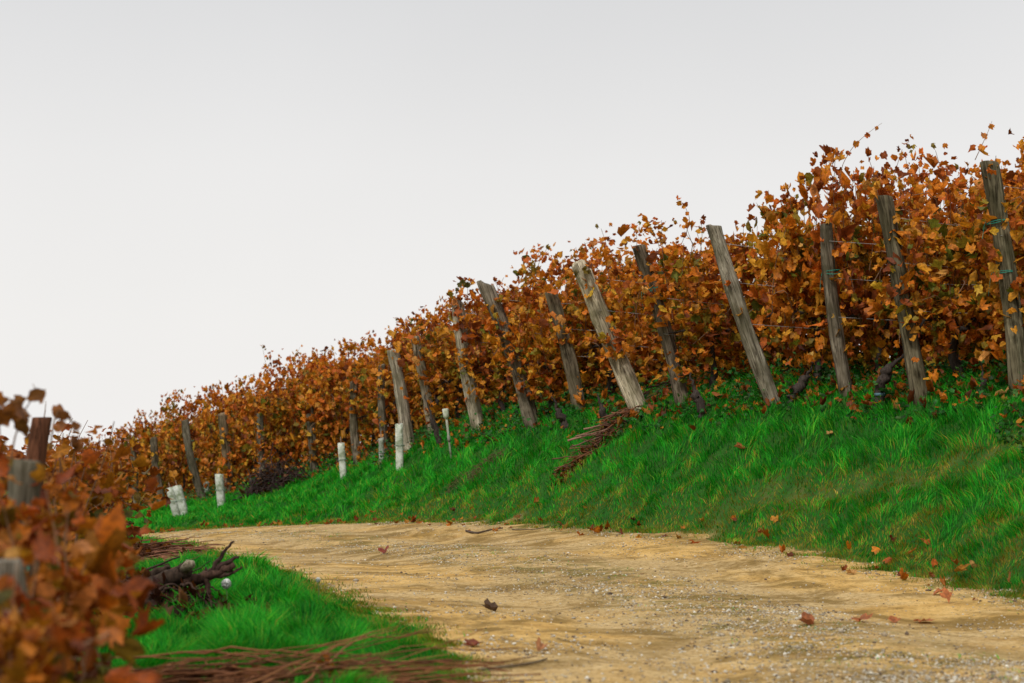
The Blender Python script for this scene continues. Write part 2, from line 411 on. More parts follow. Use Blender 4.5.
# ------------------------------------------------------------------ leaves
HALF = [(0, .95), (.17, .70), (.38, .72), (.53, .52), (.47, .30), (.52, .04), (.28, -.18), (.07, -.06)]
OUT = HALF + [(-x, y) for x, y in HALF[:0:-1]]
LEAF = np.array([(0, .25)] + OUT)           # centre first
LF = np.array([[0, i, i + 1] for i in range(1, len(OUT))] + [[0, len(OUT), 1]])
def leaves_arrays(P, size, nrm, col, rs, curl=.6):
    """P (n,3) leaf stalk points; nrm = facing vectors; returns verts, tri indices, tints"""
    n = len(P); k = len(LEAF)
    w = nrm / (np.linalg.norm(nrm, axis=1)[:, None] + 1e-9)
    tip = np.stack([rs.normal(0, .55, n), rs.normal(0, .55, n), -1.0 + rs.normal(0, .45, n)], 1)   # leaves hang
    t = tip - (tip * w).sum(1)[:, None] * w; t /= np.linalg.norm(t, axis=1)[:, None] + 1e-9
    s = np.cross(t, w)
    L = np.repeat(LEAF[None], n, 0) * (1 + rs.normal(0, .07, (n, k, 1)))
    x, y = L[..., 0] * rs.uniform(.75, 1.15, (n, 1)), L[..., 1]
    fold = rs.normal(.45, .75, (n, 1)) * curl; bend = rs.normal(.3, .8, (n, 1)) * curl
    z = fold * np.abs(x) * 1.4 + bend * (y ** 2) + rs.normal(0, .15, (n, k)) * curl
    size = np.asarray(size).reshape(n, 1, 1)
    V = P[:, None] + size * (x[..., None] * s[:, None] + y[..., None] * t[:, None] + z[..., None] * w[:, None])
    F = (LF[None] + (np.arange(n) * k)[:, None, None]).reshape(-1, 3)
    T = np.repeat(col[:, None], k, 1) * (1 + rs.normal(0, .12, (n, k, 1)))
    return V.reshape(-1, 3), F, np.clip(T.reshape(-1, 3), 0, 1)
def leaf_mesh(name, V, F, T):
    return mesh_np(name, V, F.ravel(), np.arange(len(F)) * 3, np.full(len(F), 3), M['leaf'], T, smooth=False)

PAL = np.array([(.62, .175, .010), (.46, .105, .009), (.70, .225, .014), (.22, .050, .009), (.50, .21, .012), (.26, .18, .015), (.66, .28, .02), (.13, .14, .012), (.76, .27, .06)])
PAL_TOP = np.array([.32, .24, .16, .14, .04, .03, .03, .0, .04])
PAL_MID = np.array([.23, .09, .22, .06, .17, .09, .09, .03, .03])
PAL_LOW = np.array([.22, .12, .17, .10, .15, .11, .07, .05, .01])
def leaf_cols(h, rs, P=None):
    n = len(h); out = np.empty((n, 3))
    for lo, hi, w in ((-1, .45, PAL_LOW), (.45, .78, PAL_MID), (.78, 9, PAL_TOP)):
        m = (h >= lo) & (h < hi); w = w / w.sum()
        out[m] = PAL[rs.choice(len(PAL), m.sum(), p=w)]
    if P is not None:
        for _ in range(10):
            c = np.array([rs.uniform(-.6, .6), rs.uniform(-.2, .1), rs.uniform(.5, 1.75)]); r_ = rs.uniform(.12, .34)
            m = ((((P - c) * (1, 1, .8)) ** 2).sum(1) < r_ ** 2) & (rs.random(n) < .65)
            out[m] = PAL[rs.choice([4, 5, 4, 7, 6, 2] if rs.random() < .6 else ([3, 3, 1] if rs.random() < .4 else [0, 2, 8]), m.sum())]
    return np.clip(out * rs.uniform(.75, 1.9, (n, 1)), 0, .85)

BARK = (.055, .042, .035); CANE = (.20, .10, .05)
def vine_meshes(seed, H=2.1, nl=1.0, dull=1.0):
    rs = np.random.default_rng(seed)
    g = Geo()
    hc = rs.uniform(.5, .66); lean = rs.uniform(-.18, .18)
    z = np.linspace(-.06, hc, 9)
    path = np.stack([lean * z + .035 * np.sin(z * 9 + rs.uniform(0, 6)), .03 * np.sin(z * 11 + rs.uniform(0, 6)), z], 1)
    tube(g, path, np.linspace(.05, .032, 9) * rs.uniform(.8, 1.15), 8, BARK, .22, rs=rs)
    top = path[-1]
    for sg in (-1, 1):
        t = np.linspace(0, 1, 7)[1:]; L = rs.uniform(.35, .6)
        arm = np.stack([top[0] + sg * L * t, top[1] + .03 * np.sin(t * 7), top[2] + .10 * np.sin(t * 3.0) + .03 * rs.normal(0, 1, 6)], 1)
        tube(g, np.vstack([top, arm]), np.linspace(.03, .012, 7), 6, BARK, .25, rs=rs)
    trunk = g.mesh('trunk', M['bark'])
    gc = Geo(); P, S, Hh = [], [], []
    for _ in range(9):      # bare laterals and drooping canes on the outside of the canopy
        x0, z0 = rs.uniform(-.5, .5), rs.uniform(.6, 1.7); dx, dz = rs.uniform(-.45, .45), rs.uniform(-.45, .4); sy = rs.choice([-1, 1])
        t = np.linspace(0, 1, 7); tube(gc, np.stack([x0 + dx * t, sy * (.10 + .16 * np.sin(t * 2.4)), z0 + dz * t + .08 * np.sin(t * 3.1)], 1) + rs.normal(0, .008, (7, 3)), np.linspace(.0075, .0025, 7), 4, (.26, .15, .09), cap=False)
    nc = 13
    for i in range(nc):
        x0 = -.58 + 1.16 * (i + rs.uniform(.2, .8)) / nc
        h = H * rs.uniform(.84, 1.0) if rs.random() > .12 else H * rs.uniform(1.03, 1.12)
        t = np.linspace(0, 1, 9)
        a, b = rs.uniform(-.18, .18), rs.uniform(-.12, .12)
        pth = np.stack([x0 + a * t + .04 * np.sin(t * 6 + i), b * t * 1.0 + .05 * np.sin(t * 5 + 2 * i), top[2] * .95 + (h - top[2]) * t], 1)
        if h > H * 1.07: pth[-3:, 0] += np.array([.02, .06, .14]) * (1 if a > 0 else -1)
        tube(gc, pth, np.linspace(.0085, .003, 9), 4, CANE, cap=False)
        m = int(76 * nl)
        tt = np.sort(rs.uniform(0, 1, m) ** .9)
        q = np.stack([np.interp(tt, t, pth[:, k]) for k in range(3)], 1)
        spread = np.where(tt > .88, .08, .19)[:, None]
        q += (rs.normal(0, 1, (m, 3)) * .55 + rs.normal(0, 1, (m // 6 + 1, 3)).repeat(6, 0)[:m] * .8) * spread * np.array([1.1, .95, .8])
        P.append(q); S.append(np.where(tt > .85, rs.uniform(.035, .07, m), rs.uniform(.04, .118, m)))
    # lower side shoots falling below the arms
    m = int(260 * nl); q = np.stack([rs.uniform(-.6, .6, m), rs.normal(0, .18, m), rs.uniform(.22, .95, m)], 1)
    P.append(q); S.append(rs.uniform(.045, .09, m))
    P = np.concatenate(P); S = np.concatenate(S)
    keep = np.ones(len(P), bool)
    # holes through the canopy
    for _ in range(12):
        c = np.array([rs.uniform(-.5, .5), 0, rs.uniform(.4, H)]); keep &= (((P - c) * (1, .3, 1)) ** 2).sum(1) > rs.uniform(.06, .15) ** 2
    P, S = P[keep], S[keep]
    nrm = np.stack([rs.normal(0, .9, len(P)), np.where(P[:, 1] < 0, -1, 1) * rs.uniform(.0, 1.1, len(P)), rs.normal(.45, .7, len(P))], 1)
    V, F, T = leaves_arrays(P, S * 1.05, nrm, leaf_cols(P[:, 2] / H, rs, P) * dull, rs, 1.0)
    return trunk, gc.mesh('cane', M['cane']), leaf_mesh('foliage', V, F, T)

VAR = [vine_meshes(100 + i) for i in range(9)]
def place_vine(var, loc, rz, label, group, sc=(1, 1, 1), cat='grapevine'):
    e = link('grapevine', None, None, loc, (0, 0, rz)); e.scale = sc
    tag(e, label, cat, group)
    for nm, me in zip(('trunk', 'canes', 'foliage'), var):
        link(nm, me, e)
    return e

# ------------------------------------------------------------------ posts
def make_post(i, top, base, wpx, d, tint, ties, label, rs, name='end_post', group='end posts of the vine rows', split=False, sq=.0, topcut=.0):
    r = wpx * d / FPX / 2 * .95
    base = np.array(base, dtype=float); top = np.array(top, dtype=float)
    ax = top - base; L = np.linalg.norm(ax); ax /= L
    e = link(name, None, None, base); tag(e, label, 'post', group)
    e.rotation_mode = 'QUATERNION'; e.rotation_quaternion = Vector(ax.tolist()).to_track_quat('Z', 'Y')
    n, m = 28, 46
    g = Geo(); V = []
    gr = rs.uniform(0, 6.28, 5); depth = rs.uniform(.06, .2, 5) * (1.9 if split else 1); tw = rs.uniform(-.5, .5) + (1.1 if split else 0)
    zz = np.linspace(-.25, L, m); bx, by = rs.uniform(-.035, .035, 2)
    for k, z in enumerate(zz):
        a = np.arange(n) * 2 * math.pi / n; t = max(0, z / L)
        rr = r * (1.08 - .10 * t) * (1 + .05 * np.sin(3 * t * 5 + gr[0]) + .07 * np.cos(2 * a + gr[1]) + .05 * np.cos(3 * a + gr[2] + 2 * t))
        for q in range(5):
            dd = np.angle(np.exp(1j * (a - gr[q] - tw * t - .25 * math.sin(4 * t + q))))
            rr = rr * (1 - depth[q] * np.exp(-(dd / .13) ** 2) * (.4 + .6 * math.sin(3.1 * t + q) ** 2))
        rr = rr * (1 + rs.normal(0, .014, n)) * (1 + .12 * math.exp(-((t - .3 - .4 * math.sin(gr[1])) / .025) ** 2) * np.exp(-(np.angle(np.exp(1j * (a - gr[0]))) / .6) ** 2))
        zc = z + (topcut * r * np.cos(a - gr[3]) if k == m - 1 else 0)
        if k >= m - 2 and split: zc = zc + r * .9 * (np.sin(2 * a + 1) * .5 - .3)
        cx = bx * math.sin(3.1 * t) * 2 + .006 * math.sin(9 * t + gr[4]); cy = by * math.sin(3.1 * t) * 2
        V.append(np.stack([cx + rr * np.cos(a), cy + rr * np.sin(a), np.broadcast_to(zc, a.shape)], 1))
    V.append(V[-1] * (.86, .86, 1) + (0, 0, .35 * r * .2)); V.append(V[-1] * (.45, .45, 1) - (0, 0, .004))
    rows = len(V); V = np.concatenate(V)
    F = [[a * n + b, a * n + (b + 1) % n, (a + 1) * n + (b + 1) % n, (a + 1) * n + b] for a in range(rows - 1) for b in range(n)]
    F.append([(rows - 1) * n + b for b in range(n)])
    T = np.empty((len(V), 3)); T[:] = tint
    T[-2 * n:] = np.array(tint) * (1.5 if 'sawn' in label else 1.15)
    g.add(V, F, T)
    link('timber', g.mesh('timber', M['post']), e)
    # drying side branch stub / knots stay in the timber; ties are parts
    zs = {1: [.72], 2: [.52, .74]}.get(ties, [])
    for s in zs:
        gt = Geo()
        for w in range(2):
            a = np.linspace(0, 2 * math.pi, 19); tilt = rs.uniform(-.4, .4)
            t0 = s * L + w * .016
            p = np.stack([np.cos(a) * r * 1.14, np.sin(a) * r * 1.14, t0 + tilt * r * np.cos(a + w)], 1)
            tube(gt, p, .0038, 5, (.012, .24, .17), cap=False)
        t = np.linspace(0, 1, 8); sg = rs.choice([-1, 1])
        tube(gt, np.stack([sg * r * (.3 + 1.2 * t), -r * 1.25 - .02 * t, s * L - .22 * t ** 1.4 + .02], 1), 0.0032, 5, (.02, .3, .22))
        link('twine', gt.mesh('twine', M['twine']), e)
    return e, r

bases = []
for i, (tx, ty, bx_, by_, d, w, tint, lab, short, ties) in enumerate(POSTS):
    b = at(bx_, by_, d); b[2] = zm(b[0], b[1])[0]
    t = at(tx, ty, d - .05)
    rs = np.random.default_rng(500 + i)
    make_post(i, t, b, w, d, tint, ties, lab, rs, split=(i in (11, 14)), topcut={16: .35, 12: -.6, 14: .5}.get(i, rs.uniform(-.3, .3)))
    bases.append((b, short, lab))

# ------------------------------------------------------------------ vine rows running up from the posts
ORD = ['first', 'second', 'third', 'fourth', 'fifth']
rot0 = math.atan2(ROWDIR[1], ROWDIR[0])
def sprig(e_, Vv, F, T):
    Vv = Vv - np.array(e_.location); a_ = -e_.rotation_euler.z; ca, sa = math.cos(a_), math.sin(a_)
    Vv = np.stack([Vv[:, 0] * ca - Vv[:, 1] * sa, Vv[:, 0] * sa + Vv[:, 1] * ca, Vv[:, 2]], 1) / np.array(e_.scale)
    link('foliage', leaf_mesh('foliage', Vv, F, T), e_)
SPRIG = {0: [(.2, .9, 30, 0)], 1: [(.3, .8, 40, .05)], 2: [(.5, .9, 22, .08)], 4: [(.0, .5, 60, 0), (.5, .8, 10, .1)], 5: [(.1, .55, 60, 0)], 6: [(.1, .4, 30, 0), (.6, .8, 10, .1)],
         7: [(.1, .35, 20, .05), (.75, .95, 14, 0)], 8: [(.2, .5, 22, 0), (.7, .9, 12, 0)], 10: [(.2, .45, 16, .04), (.85, 1, 6, .1)], 11: [(.2, .34, 12, .05), (.5, .62, 22, .02), (.9, .98, 7, .12)],
         12: [(.46, .78, 75, 0), (.8, .9, 8, .1)], 13: [(.5, .75, 20, .03), (.1, .2, 6, .1)], 14: [(.36, .5, 26, -.02), (.5, .75, 20, .14), (.8, .98, 18, .16)], 15: [(.66, .86, 14, .05), (.12, .24, 14, .05), (.95, 1.04, 9, .05)],
         16: [(.3, .9, 18, .18)], 17: [(.4, .46, 5, .06), (.5, .9, 14, .2)], 18: [(.3, .46, 14, .02), (.1, .2, 5, .1), (.55, .85, 12, .16)], 19: [(.28, .42, 12, .04), (.5, .6, 6, .1), (.3, .9, 8, -.22)]}
k = 0
for i, (b, short, lab) in enumerate(bases):
    nv = 4 if i < 10 or i > 16 else 3
    for j in range(nv):
        over = i not in (9, 14, 16, 17, 3); L = (.34 if over and i in (11, 12) else .5 if over else .56) + j * 1.02 + rng.uniform(-.06, .06)
        x, y = b[0] + ROWDIR[0] * L + .06 * rng.normal(), b[1] + (-.04 if over and j == 0 and i in (11, 12) else .11) + ROWDIR[1] * L + .05 * rng.normal()
        h = rng.uniform(.89, 1.09) * float(np.interp(i, [0, 4, 6, 12, 14, 15, 16, 17, 19], [1.28, 1.22, 1.14, 1.05, 1.0, 1.03, 1.14, 1.2, 1.12]))
        last_vine = place_vine(VAR[k % len(VAR)], (x, y, zm(x, y)[0]), rot0 + (math.pi if rng.random() < .5 else 0) + rng.uniform(-.1, .1),
                   '%s grapevine of the row behind %s' % (ORD[j], short), 'grapevines in the hillside rows', (rng.uniform(.95, 1.1), rng.uniform(.9, 1.15), h)).name
        if j == 0 and i in SPRIG:
            e_ = bpy.data.objects.get(last_vine); rs_ = np.random.default_rng(700 + i)
            tp = at(POSTS[i][0], POSTS[i][1], POSTS[i][4] - .05); PP = []
            for f0, f1, cnt, side in SPRIG[i]:
                f = rs_.uniform(f0, f1, cnt); c_ = b + (tp - b) * f[:, None]
                PP.append(c_ + np.stack([side + rs_.normal(0, .13, cnt), -.15 + rs_.normal(0, .06, cnt), rs_.normal(0, .05, cnt)], 1))
            PP = np.concatenate(PP); nn = np.stack([rs_.normal(0, .8, len(PP)), -rs_.uniform(0, 1, len(PP)), rs_.normal(.4, .6, len(PP))], 1)
            Vv, F, T = leaves_arrays(PP, rs_.uniform(.045, .11, len(PP)), nn, leaf_cols(rs_.uniform(.4, .9, len(PP)), rs_), rs_, .85)
            sprig(e_, Vv, F, T)
        k += 1
# rows beyond the last post on the far left, only their leafy ends show
bl = bases[0][0]
step = (bases[0][0] - bases[3][0]) / 3
for q in range(1, 4):
    for j in range(4):
        L = .3 + j * 1.05
        x, y = bl[0] + step[0] * q + ROWDIR[0] * L, bl[1] + step[1] * q + ROWDIR[1] * L
        place_vine(VAR[k % len(VAR)], (x, y, zm(x, y)[0]), rot0, '%s vine of the %s dim far row beyond the farthest faint post' % (ORD[j], ORD[q - 1]),
                   'grapevines in the hillside rows', (1.05, 1.1, rng.uniform(1.15, 1.3)))
        k += 1

# ------------------------------------------------------------------ out of focus vines at the lower left
FV = [vine_meshes(300 + i, 2.0, .5 if i < 2 else .36, (.64, .56, .5)) for i in range(4)]
fg = [((-4, 4.25), 590, .42, 'nearest blurred rust grapevine in the bottom left corner'),
      ((20, 5.1), 512, .40, 'blurred rust grapevine below the short grey post with teal twine'),
      ((-25, 6.6), 432, .5, 'blurred rust grapevine cut by the left edge beside the short grey post'),
      ((28, 6.6), 500, .40, 'blurred grapevine with a few leaves reaching toward the stump'),
      ((58, 8.9), 448, .42, 'blurred olive and rust grapevine right of the reddish post'),
      ((26, 10.6), 446, .6, 'soft brown grapevine standing behind the reddish post'),
      ((66, 14.0), 440, .8, 'soft brown grapevine left of the leafy cane litter at the bend'),
      ((80, 19.0), 436, 1.0, 'dim brown grapevine deep behind the blurred left vines')]
for q, ((px, d), pt, sx, lab) in enumerate(fg):
    p = at(px, 500, d); z = zm(p[0], p[1])[0]
    e = place_vine(FV[q % 4], (p[0], p[1], z), .9 + .35 * q, lab, None, (1, 1, 1))
    topz = at(px, pt, d)[2]
    e.scale = (sx, .9 if q < 5 else 1.3, max(.3, (topz - z) / 1.95))
    if q < 2:
        rs_ = np.random.default_rng(810 + q); PP = []
        for (x0, y0, x1, y1, dd, cnt) in ([(-25, 590, 60, 700, 4.4, 80)] if q == 0 else [(-20, 505, 48, 555, 5.5, 52), (-30, 440, 6, 500, 5.6, 18), (40, 470, 75, 560, 5.8, 22)]):
            for _ in range(cnt): PP.append(at(rs_.uniform(x0, x1), rs_.uniform(y0, y1), dd + rs_.uniform(-.12, .12)))
        PP = np.array(PP); nn = np.stack([rs_.normal(0, .9, len(PP)), -rs_.uniform(0, 1, len(PP)), rs_.normal(.4, .7, len(PP))], 1)
        sprig(e, *leaves_arrays(PP, rs_.uniform(.03, .065, len(PP)), nn, leaf_cols(rs_.uniform(.4, 1.1, len(PP)), rs_) * (.62, .5, .55), rs_, 1.0))
rs = np.random.default_rng(77)
def short_post(name, px, py_top, d, wpx, lean, tint, ties, lab, box=False):
    t = at(px, py_top, d); bx2, by2 = t[0] + lean, d
    b = np.array([bx2, by2, zm(bx2, by2)[0]])
    return make_post(0, t, b, wpx, d, tint, ties, lab, rs, name=name, group=None)
short_post('vine_post', 24, 461, 5.9, 33, -.16, (1.0, .95, .9), 2, 'short thick grey post with teal twine among the blurred left vines')
short_post('vine_post', 43, 418, 8.3, 21, .02, (.62, .26, .16), 0, 'reddish brown post rising into the sky above the blurred left vines')
short_post('vine_post', 4, 561, 4.72, 40, -.02, (1.0, .95, .92), 0, 'low grey post stub at the left edge in front of the rust leaves')
# three loose leafy shoots against the sky
def shoot(pxs, d, lab, seed, ls=.07, every=2, col=None, rad=.004, cat='vine shoot'):
    rs = np.random.default_rng(seed)
    pts = np.array([at(x, y, d) for x, y in pxs]); s = np.linspace(0, len(pts) - 1, len(pts) * 4)
    q = np.stack([np.interp(s, np.arange(len(pts)), pts[:, c]) for c in range(3)], 1)
    q[1:-1] = (q[:-2] + q[1:-1] + q[2:]) / 3
    e = link('vine_shoot', None, None, q[0]); tag(e, lab, cat, 'long vine shoots against the sky')
    g = Geo(); tube(g, q - q[0], np.linspace(rad, rad * .35, len(q)), 5, CANE); link('cane', g.mesh('cane', M['cane']), e)
    P = (q - q[0])[len(q) // 3::every]; P = P + rs.normal(0, .012, P.shape)
    nrm = np.stack([rs.normal(0, .5, len(P)), -np.ones(len(P)), rs.normal(0, .4, len(P))], 1)
    cols = leaf_cols(np.full(len(P), .9), rs) if col is None else np.tile(col, (len(P), 1)) * rs.uniform(.6, 1.3, (len(P), 1))
    Vv, F, T = leaves_arrays(P, ls * rs.uniform(.7, 1.2, len(P)), nrm, cols, rs, .9)
    link('leaves', leaf_mesh('leaves', Vv, F, T), e)
shoot([(838, 190), (842, 165), (852, 148), (862, 138), (872, 130), (882, 123)], 16.4, 'long bare cane arching right above the leaves with four small leaves', 1, .06, 4)
shoot([(975, 160), (982, 145), (988, 132), (992, 121)], 15.4, 'short upright shoot left of the skyline at the right edge', 2, .055, 4)
shoot([(10, 470), (14, 440), (22, 415), (30, 402), (36, 392), (33, 384)], 6.3, 'olive leaved shoot left of the reddish post against the sky', 3, .055, 4, np.array([.38, .15, .03]))
shoot([(50, 450), (54, 420), (60, 408), (68, 418), (80, 432), (74, 446)], 6.6, 'drooping shoot right of the reddish post with small dark leaves', 4, .045, 3, np.array([.3, .11, .03]))
shoot([(2, 470), (0, 440), (-2, 410), (6, 398), (14, 400)], 6.0, 'leafy shoot curling in from the left edge against the sky', 5, .065, 4, np.array([.4, .13, .02]))
shoot([(43, 424), (45, 412), (46, 401)], 8.7, 'thin bare twig standing on top of the reddish post', 9, .02, 9)
shoot([(575, 262), (578, 250), (586, 243), (600, 240)], 19.8, 'leafy shoot curling over the top of the split pale post', 6, .07, 2)
shoot([(455, 300), (457, 288), (462, 278), (470, 284)], 25.4, 'olive leaved shoot hooked above the pale ragged post', 7, .09, 3, np.array([.16, .15, .03]))
shoot([(686, 235), (690, 218), (684, 204), (678, 200)], 18.6, 'upright shoot with clustered leaves between dark post and sawn post', 8, .06, 2)

# ------------------------------------------------------------------ vine guards
def guard(top, base, wpx, d, lab, dim=1.0, seed=0):
    rs = np.random.default_rng(seed + 40)
    b = at(*base, d); b[2] = zm(b[0], b[1])[0] - .03; t = at(*top, d)
    ax = t - b; L = np.linalg.norm(ax); ax /= L
    e = link('vine_guard', None, None, b); tag(e, lab, 'vine guard', 'white vine guards along the row ends')
    e.rotation_mode = 'QUATERNION'; e.rotation_quaternion = Vector(ax.tolist()).to_track_quat('Z', 'Y')
    w = wpx * d / FPX / 2
    g = Geo(); V = []; m = 9; n = 16
    for shell, s in ((0, 1.0), (1, .93)):
        for k in range(m):
            z = L * (k if shell == 0 else m - 1 - k) / (m - 1)
            a = np.arange(n) * 2 * math.pi / n + .35
            c, si = np.cos(a), np.sin(a); sq = 1 / np.maximum(np.abs(c), np.abs(si)) ** .75
            rr = w * s * sq * (1 + .03 * math.sin(k * 1.7 + seed))
            V.append(np.stack([rr * c, rr * si * .85, np.full(n, z) + (.012 * np.sin(a + seed) if (k == m - 1) != (shell == 1 and k == 0) else 0)], 1))
    V = np.concatenate(V); rows = 2 * m
    F = [[a * n + q, a * n + (q + 1) % n, ((a + 1) % rows) * n + (q + 1) % n, ((a + 1) % rows) * n + q] for a in range(rows) for q in range(n)]
    g.add(V, F, (dim, dim, dim)); link('sleeve', g.mesh('sleeve', M['guard']), e)
    gt = Geo(); a = np.linspace(0, 2 * math.pi, 15)
    tube(gt, np.stack([np.cos(a) * w * 1.3, np.sin(a) * w * 1.15, np.full(15, L * .55) + .01 * np.cos(a)], 1), .006, 5, (.25, .33, .26), cap=False)
    link('tie', gt.mesh('tie', M['twine']), e)
    gs = Geo(); tube(gs, [(w * .2, 0, -.1), (w * .1, 0, L * .5), (0, 0, L + .12)], .011, 6, (.2, .13, .08)); link('young_stem', gs.mesh('young_stem', M['cane']), e)
guard((170, 488), (178, 512), 9, 36.5, 'left sleeve of the tilted pair of white vine guards', .95, 1)
guard((177, 486), (186, 511), 9, 36.2, 'right sleeve of the tilted pair of white vine guards', 1.0, 2)
guard((219, 474), (222, 501), 9, 36.0, 'upright white vine guard between teal tied dark post and brush heap', 1.0, 3)
guard((341, 443), (344, 468), 8, 32.5, 'lone pale cream vine guard left of the slim upright post', 1.1, 4)
guard((399, 424), (400, 455), 9, 28.5, 'brightest tall white vine guard in front of smooth light grey post', 1.12, 5)
guard((381, 438), (382, 459), 6, 32.0, 'dim narrow vine guard half hidden left of the brightest guard', .7, 6)
guard((206, 482), (208, 500), 6, 42.5, 'dim vine guard between teal tied dark post and upright guard', .55, 8)
# white capped stake
b = at(452, 436, 26.5); b[2] = zm(b[0], b[1])[0]; t = at(448, 409, 26.5); L = t[2] - b[2]
e = link('marker_stake', None, None, b, (0, R(-7), 0)); tag(e, 'slim white stake with square white cap between two pale posts', 'stake')
g = Geo(); tube(g, [(0, 0, -.1), (0, 0, L * .5), (0, 0, L)], [.015, .018, .02], 8, (.68, .68, .62), .1); link('shaft', g.mesh('shaft', M['guard']), e)
g = Geo(); tube(g, [(0, 0, L * .82), (0, 0, L * .86), (0, 0, L), (0, 0, L + .012)], [.022, .046, .05, .04], 8, (1.1, 1.1, 1.05)); link('cap', g.mesh('cap', M['guard']), e)
g = Geo(); tube(g, [(0, 0, L * .40), (0, 0, L * .46), (0, 0, L * .52)], [.022, .028, .022], 8, (.4, .38, .34)); link('band', g.mesh('band', M['guard']), e)

# ------------------------------------------------------------------ trellis wires of the nearer rows
for i in range(11, 20):
    b, short, lab = bases[i]; p = POSTS[i]
    t = at(p[0], p[1], p[4] - .05)
    g = Geo()
    for f in (.45, .68, .9):
        s = b + (t - b) * f; s = s - np.array([0, .07, 0])
        far_ = s + np.array([ROWDIR[0] * 4, ROWDIR[1] * 4, 0]); far_[2] = zm(far_[0], far_[1])[0] + f * 1.9
        u = np.linspace(0, 1, 9)[:, None]; q = s + (far_ - s) * u; q[:, 2] -= .05 * np.sin(math.pi * u[:, 0])
        tube(g, q - b, .003, 4, (.4, .4, .38), cap=False)
    o = link('trellis_wire', g.mesh('trellis_wire', M['wire']), None, b)
    tag(o, 'thin grey trellis wires strung from %s' % short, 'wire', 'trellis wires of the rows')

# ------------------------------------------------------------------ stick heaps and stumps
def stick(g, c, L, az, el, r, rs, tint, ground=True):
    t = np.linspace(-.5, .5, 9); d = np.array([math.cos(az), math.sin(az)])
    bend = rs.uniform(-.12, .12) * L
    x = c[0] + d[0] * L * t - d[1] * bend * (4 * t * t); y = c[1] + d[1] * L * t + d[0] * bend * (4 * t * t)
    z = c[2] + math.sin(el) * L * (t + .5) + .10 * L * rs.uniform(0, .6) * (.25 - t * t) * 2
    if ground: z = np.maximum(z, zm(x + HB[0], y + HB[1]) - HB[2] + r)
    kink = rs.normal(0, .008 * L, (9, 3)); kink[[0, -1]] = 0
    tube(g, np.stack([x, y, z], 1) + kink, np.linspace(r, r * .45, 9), 6, np.array(tint) * rs.uniform(.6, 1.35), .1, rs=rs)

def scatter_leaves(g_center, rx, ry, h, n, rs, dark=1.0, rot=0, size=(.05, .09)):
    a = rs.uniform(0, 2 * math.pi, n); r = np.sqrt(rs.uniform(0, 1, n))
    lx, ly = rx * r * np.cos(a), ry * r * np.sin(a)
    x, y = lx * math.cos(rot) - ly * math.sin(rot), lx * math.sin(rot) + ly * math.cos(rot)
    z = zm(x + g_center[0], y + g_center[1]) - g_center[2] + rs.uniform(0.01, 1, n) * h * (1 - r ** 2) + .02
    P = np.stack([x, y, z], 1); nrm = rs.normal(0, 1, (n, 3)) + (0, -.3, .8)
    cols = PAL[rs.choice([0, 1, 2, 3, 3, 4, 8], n)] * (.75, .85, 1.2) * rs.uniform(.3, 1.0, (n, 1)) * dark
    return leaves_arrays(P, rs.uniform(*size, n), nrm, cols, rs, 1.1)

HEAPS = []
def heap(name, px, py, sticks, lab, cat, seed, leaves=None):
    global HB
    rs = np.random.default_rng(seed); c = hit(px, py); HB = c
    e = link(name, None, None, c); tag(e, lab, cat); HEAPS.append((c[0], c[1], sticks[0][1], sticks[0][2]))
    g = Geo()
    for (n, rx, ry, rot, h, Lr, rr, az, elr, tint) in sticks:
        for _ in range(n):
            a = rs.uniform(0, 6.28); q = math.sqrt(rs.uniform(0, 1)); lx, ly = rx * q * math.cos(a), ry * q * math.sin(a)
            x, y = lx * math.cos(rot) - ly * math.sin(rot), lx * math.sin(rot) + ly * math.cos(rot)
            z0 = zm(x + c[0], y + c[1])[0] - c[2]
            stick(g, (x, y, z0 + rs.uniform(0, h) * (1 - q * q * .8)), rs.uniform(*Lr), rs.normal(*az), rs.uniform(*elr), rs.uniform(*rr), rs, tint)
    link('branches', g.mesh('branches', M['cane']), e)
    if leaves:
        Vv, F, T = scatter_leaves(c, *leaves, rs=rs) if False else scatter_leaves(c, leaves[0], leaves[1], leaves[2], leaves[3], rs, leaves[4], leaves[5], leaves[6] if len(leaves) > 6 else (.05, .09))
        link('dead_leaves', leaf_mesh('dead_leaves', Vv, F, T), e)
    return e, c

RED = (.24, .075, .028); DK = (.05, .032, .022)
# pruning pile on the bank below the split post
heap('pruning_pile', 603, 446, [(60, .55, .32, .3, .18, (.15, .5), (.004, .010), (.4, 1.2), (-.3, .6), (.19, .07, .03)), (14, .45, .22, .3, .22, (.4, .8), (.005, .011), (.5, .7), (-.1, .4), (.20, .09, .05)), (30, .5, .2, .3, .1, (.2, .5), (.004, .008), (.4, 1.1), (-.3, .5), (.12, .06, .035)), (5, .25, .1, .3, .2, (.6, 1.0), (.009, .015), (.5, .25), (.05, .45), (.26, .15, .10))],
     'pile of red brown vine prunings on the bank below the split pale post', 'pruning pile', 21, (.75, .36, .12, 300, .75, .25, (.03, .06)))
heap('pruning_pile', 668, 400, [(16, .45, .2, 0, .2, (.3, .8), (.006, .014), (.2, .6), (0, .4), (.12, .06, .035))],
     'few dark cut canes caught under the vines right of the split pale post', 'pruning pile', 22)
